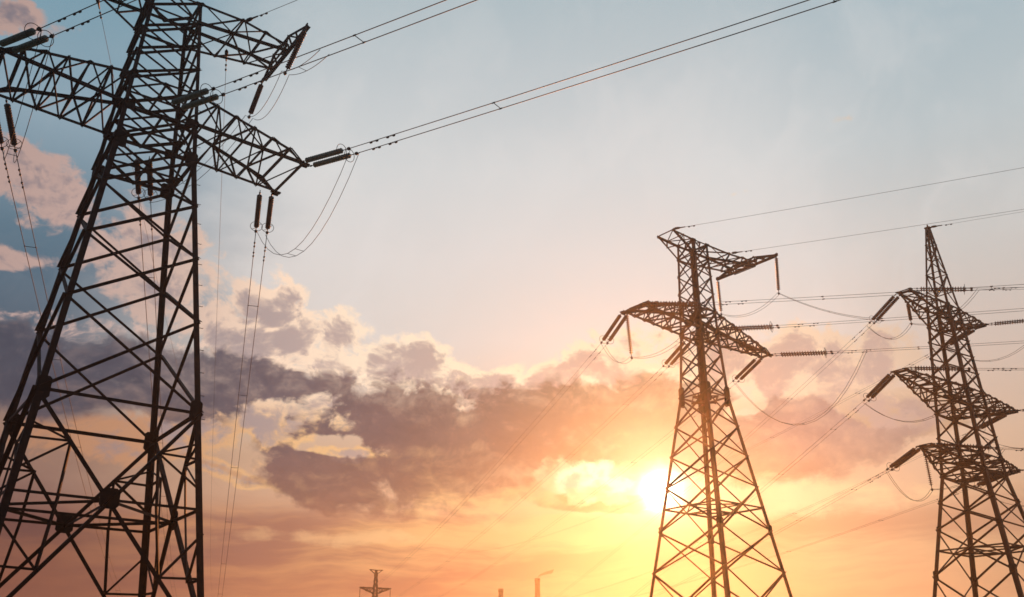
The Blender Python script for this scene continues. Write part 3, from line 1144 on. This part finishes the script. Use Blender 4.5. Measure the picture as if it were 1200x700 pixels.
def jumper(pts, sags, label, gap=.4, r=.015, n=12, spac=True):
    """twin loop that carries the current past the pylon; pts are points it passes, sags the dip of each stretch"""
    root = empty('jumper_loop', pts[0])
    tag(root, label, 'jumper cable', 'jumper loops round the pylons')
    line = []
    for (a, b), sg in zip(zip(pts[:-1], pts[1:]), sags):
        for k in range(n + (b is pts[-1])):
            t = k / n
            line.append(lerp(a, b, t) - Vector((0, 0, 4 * sg * t * (1 - t))))
    # sideways direction, horizontal and square to the loop
    d = (pts[-1] - pts[0])
    d.z = 0
    if d.length < .1:
        d = Vector((1, 0, 0))
    d.normalize()
    side = Vector((d.y, -d.x, 0))
    o = Vector(pts[0])
    for g in (1, -1):
        mb = MB()
        mb.tube([p - o + side * (g * gap / 2) for p in line], r, 5)
        mb.build('wire', M_WIRE, root)
    if spac:
        for k in (n // 2, len(line) - n // 2):
            sb = MB()
            q = line[min(k, len(line) - 1)] - o
            sb.tube([q + side * (gap / 2), q - side * (gap / 2)], r * .9, 5)
            sb.build('spacer', M_FIT, root)


def wire_at(key, t):
    return WIRE[key][0](t)


jumper([wire_at('L1', .2), wire_at('L4', .2)], [3.3], 'twin loop slung under the large pylon\'s right arm tip', .5)
jumper([wire_at('L2', 7.0), H['L_near'], H['L_far'], wire_at('L6', .3)], [.3, 1.0, 1.2], 'twin loop carried by the two strings of the large pylon\'s upper beam', .45)
jumper([wire_at('L3', .2), wire_at('L5', .2)], [2.6], 'twin loop under the large pylon\'s left arm, in the top left', .45)
jumper([wire_at('M1', .3), H['M_left'], wire_at('M6', .4)], [.9, 1.2], 'thin loop under the sunlit pylon\'s left arm, held by its hanging string', .4)
jumper([wire_at('M4', 7.6), H['M_near'], H['M_far'], wire_at('M2', .3)], [.5, .9, .8], 'thin loop under the upper beam of the sunlit pylon', .4)
jumper([wire_at('M5', 2.6), wire_at('M3', .3)], [4.9], 'wide hanging loop right of the sunlit pylon, below its right arm', .4)
jumper([wire_at('R1', .6), H['R_top'], wire_at('R7', .5)], [1.2, 1.0], 'loop under the top left arm of the three tier pylon', .35)
jumper([wire_at('R8', .5), wire_at('R2', .4)], [2.4], 'loop under the top right arm of the three tier pylon', .35)
jumper([wire_at('R3', .4), wire_at('R9', .5)], [2.6], 'loop under the middle left arm of the three tier pylon', .35)
jumper([wire_at('R10', .5), wire_at('R4', .4)], [2.4], 'loop under the middle right arm of the three tier pylon', .35)
jumper([wire_at('R5', .4), H['R_low'], wire_at('R11', .5)], [1.5, .8], 'loop under the lowest left arm of the three tier pylon', .35)
jumper([wire_at('R12', .5), wire_at('R6', .4)], [2.2], 'loop under the lowest right arm of the three tier pylon', .35)


def earth_wire(t, loc, az, m, k, length, label, r=.013):
    P = wpos(t, *loc)
    f = path_fn(P, az, m, k)
    root = empty('earth_wire', P)
    tag(root, label, 'earth wire', 'thin earth wires from the pylon tops')
    u = Vector((math.sin(R(az)), math.cos(R(az)), m)).normalized()
    mb = MB()
    mb.tube([f(x) - P for x in [0, 3, 7, 12, 18, 25] + list(range(33, int(length) + 1, 9))], r, 5)
    mb.build('wire', M_WIRE, root)
    mb = MB()
    mb.lathe([(0, .05), (.1, .10), (.35, .10), (.5, .05), (.9, .04)], u * .1, u, 8)
    mb.build('clamp', M_FIT, root)
    db = MB()
    damper(db, u * 1.5, u, .9)
    db.build('vibration_damper', M_FIT, root)


earth_wire('L', (3.5, -1.32, 34.83), 124.9, -.1287, .0006, 90, 'thin wire rising right from the top of the large pylon', .014)
earth_wire('L', (3.5, 1.36, 34.70), -16.25, -.0938, .0006, 300, 'very thin wire dropping just right of the large pylon\'s leg', .012)
earth_wire('L', (-3.40, 1.25, 34.83), -15.05, .02, .0006, 300, 'very thin wire dropping behind the large pylon\'s left arm', .012)
earth_wire('M', (-3.43, -1.02, 35.77), 115.7, -.0374, .00064, 150, 'upper thin wire crossing the right sky from the sunlit pylon\'s top')
earth_wire('M', (3.68, -.95, 35.77), 115.7, -.0464, .0006, 150, 'lower thin wire crossing right behind the three tier pylon\'s peak')
earth_wire('R', (.12, -.12, 39.05), 114.7, -.0131, .0006, 110, 'thin wire leaving right from the three tier pylon\'s peak', .010)


# ------------------------------------------------------------------ far pylon, chimneys
def build_far():
    K = .78
    def h(z):
        return (lin(z / K, 0, 3.0, 34, .8) if z < 34 * K else lin(z / K, 34, .8, 42.5, .28)) * K
    X0, Y0, A0 = -36.6, 266.0, R(25)
    r = empty('lattice_pylon', (X0, Y0, 0), A0)
    tag(r, 'tiny distant pylon at the bottom edge, left of the chimneys', 'pylon', 'lattice pylons')
    legs(r, h, [0, 34 * K, 42.5 * K], [.30, .22], [])
    foundations(r, h)
    lv = [.4, 6, 11.5, 17, 22, 26, 29.5, 32, 34.6, 36.5, 38.6, 40.5, 42.3]
    face_set(r, h, [(a * K, b * K, b in (11.5, 32, 34.6, 42.3)) for a, b in zip(lv[:-1], lv[1:])], .14)
    for sg in (-1, 1):
        wedge_arm(r, sg, h, 36.5 * K, 34.6 * K, 5.4 * K, (-.35, .35), 4, .20, .12)
        wedge_arm(r, sg, h, 29.5 * K, 27.8 * K, 7.2 * K, (-.35, .35), 4, .20, .12)
        mb = MB()
        for y in (-.26, .26):
            mb.angle((sg * .22, y * .8, 42.5 * K), (sg * 1.8, y, 42.6 * K), .17, .03, (0, 0, -1), (0, 1, 0))
            mb.angle((sg * .28, y * .8, 41.2 * K), (sg * 1.8, y, 42.6 * K), .12, .03, (0, 0, -1), (0, 1, 0))
        mb.build('earth_wire_bracket', M_STEEL, r)
    for sg, words in ((-1, 'left'), (1, 'right')):
        P = Vector((X0 + sg * 5.4 * K * math.cos(A0), Y0 + sg * 5.4 * K * math.sin(A0), 36.5 * K - .05))
        insulator(P, (0, 0, -1), 2.6, M_BROWN, 'hanging string at the %s arm tip of the tiny distant pylon' % words, 'insulator strings on the distant pylon', False, lead=.3, tail=.3, n=16, r=.17)


build_far()


def chimney(loc, height, r0, r1, label, mat, bands):
    root = empty('chimney', loc)
    tag(root, label, 'chimney', 'boiler house chimneys')
    mb = MB()
    mb.lathe([(0, r0 * 1.25), (2.5, r0 * 1.25), (2.6, r0), (height, r1)], (0, 0, 0), (0, 0, 1), 24, False)
    mb.lathe([(height - 6, r1 * .75), (height, r1 * .75)], (0, 0, 0), (0, 0, 1), 24, False)
    mb.build('shaft', mat, root)
    mb = MB()
    mb.lathe([(height - 1.1, r1 * 1.03), (height - .9, r1 * 1.16), (height + .05, r1 * 1.16), (height + .05, r1 * .74)], (0, 0, 0), (0, 0, 1), 24, False)
    mb.build('crown', mat, root)
    for z in bands:
        b = MB()
        rr = r0 + (r1 - r0) * z / height
        b.lathe([(z - .1, rr + .02), (z - .1, rr + .07), (z + .1, rr + .07), (z + .1, rr + .02)], (0, 0, 0), (0, 0, 1), 24, False)
        b.build('iron_band', M_FIT, root)
    return root


chimney((-3.6, 320, 0), 33.6, 1.3, .75, 'shorter brown brick chimney at the bottom edge, without smoke', M_BRICK, (25, 28, 31))
chimney((8.2, 320, 0), 36.8, 1.4, .78, 'taller brown brick chimney at the bottom edge, trailing a wisp of smoke', M_BRICK, (25, 28.5, 32, 35))


def smoke():
    mb = MB()
    import mathutils
    n, m = 26, 10
    path = []
    for k in range(n):
        t = k / (n - 1)
        path.append((Vector((8.2 + 5.2 * t ** 1.3, 320 + 1.0 * t, 36.9 + 2.3 * t ** .6)), .30 + .52 * t))
    i0 = 0
    for k, (p, r) in enumerate(path):
        for j in range(m):
            a = 2 * math.pi * j / m
            w = 1 + .35 * mathutils.noise.noise(Vector((k * .45, math.cos(a) * 1.2, math.sin(a) * 1.2)))
            mb.v.append(tuple(p + Vector((math.cos(a) * .55, math.sin(a), math.cos(a) * .85)) * (r * w)))
    for k in range(n - 1):
        for j in range(m):
            j2 = (j + 1) % m
            mb.f.append((k * m + j, k * m + j2, (k + 1) * m + j2, (k + 1) * m + j))
            mb.smooth.append(True)
    mb.f.append(tuple(reversed(range(m))))
    mb.f.append(tuple((n - 1) * m + j for j in range(m)))
    mb.smooth += [True, True]
    mat = bpy.data.materials.new("thin_smoke")
    mat.use_nodes = True
    nt = mat.node_tree
    nt.nodes.clear()
    v = nt.nodes.new('ShaderNodeVolumePrincipled')
    v.inputs['Color'].default_value = (.45, .36, .30, 1)
    v.inputs['Density'].default_value = .06
    o = nt.nodes.new('ShaderNodeOutputMaterial')
    nt.links.new(v.outputs[0], o.inputs['Volume'])
    ob = mb.build('smoke', mat)
    tag(ob, 'faint wisp of smoke drifting right from the taller chimney', 'smoke', kind='stuff')


smoke()


# ------------------------------------------------------------------ the hazy air
def haze():
    mb = MB()
    x0, x1, y0, y1, z0, z1 = -1500, 1500, -1500, 1500, -1.0, 41.0
    P = [(x0, y0, z0), (x1, y0, z0), (x1, y1, z0), (x0, y1, z0), (x0, y0, z1), (x1, y0, z1), (x1, y1, z1), (x0, y1, z1)]
    mb.v = P
    mb.f = [(3, 2, 1, 0), (4, 5, 6, 7), (0, 1, 5, 4), (1, 2, 6, 5), (2, 3, 7, 6), (3, 0, 4, 7)]
    mb.smooth = [False] * 6
    mat = bpy.data.materials.new("hazy_air")
    mat.use_nodes = True
    nt = mat.node_tree
    nt.nodes.clear()
    v = nt.nodes.new('ShaderNodeVolumePrincipled')
    v.inputs['Color'].default_value = (*HAZE_COL, 1)
    v.inputs['Density'].default_value = HAZE_DENSITY
    v.inputs['Anisotropy'].default_value = HAZE_ANISO
    o = nt.nodes.new('ShaderNodeOutputMaterial')
    nt.links.new(v.outputs[0], o.inputs['Volume'])
    tag(mb.build('haze', mat), 'pale golden haze filling the air around the pylons', 'haze', kind='stuff')


haze()
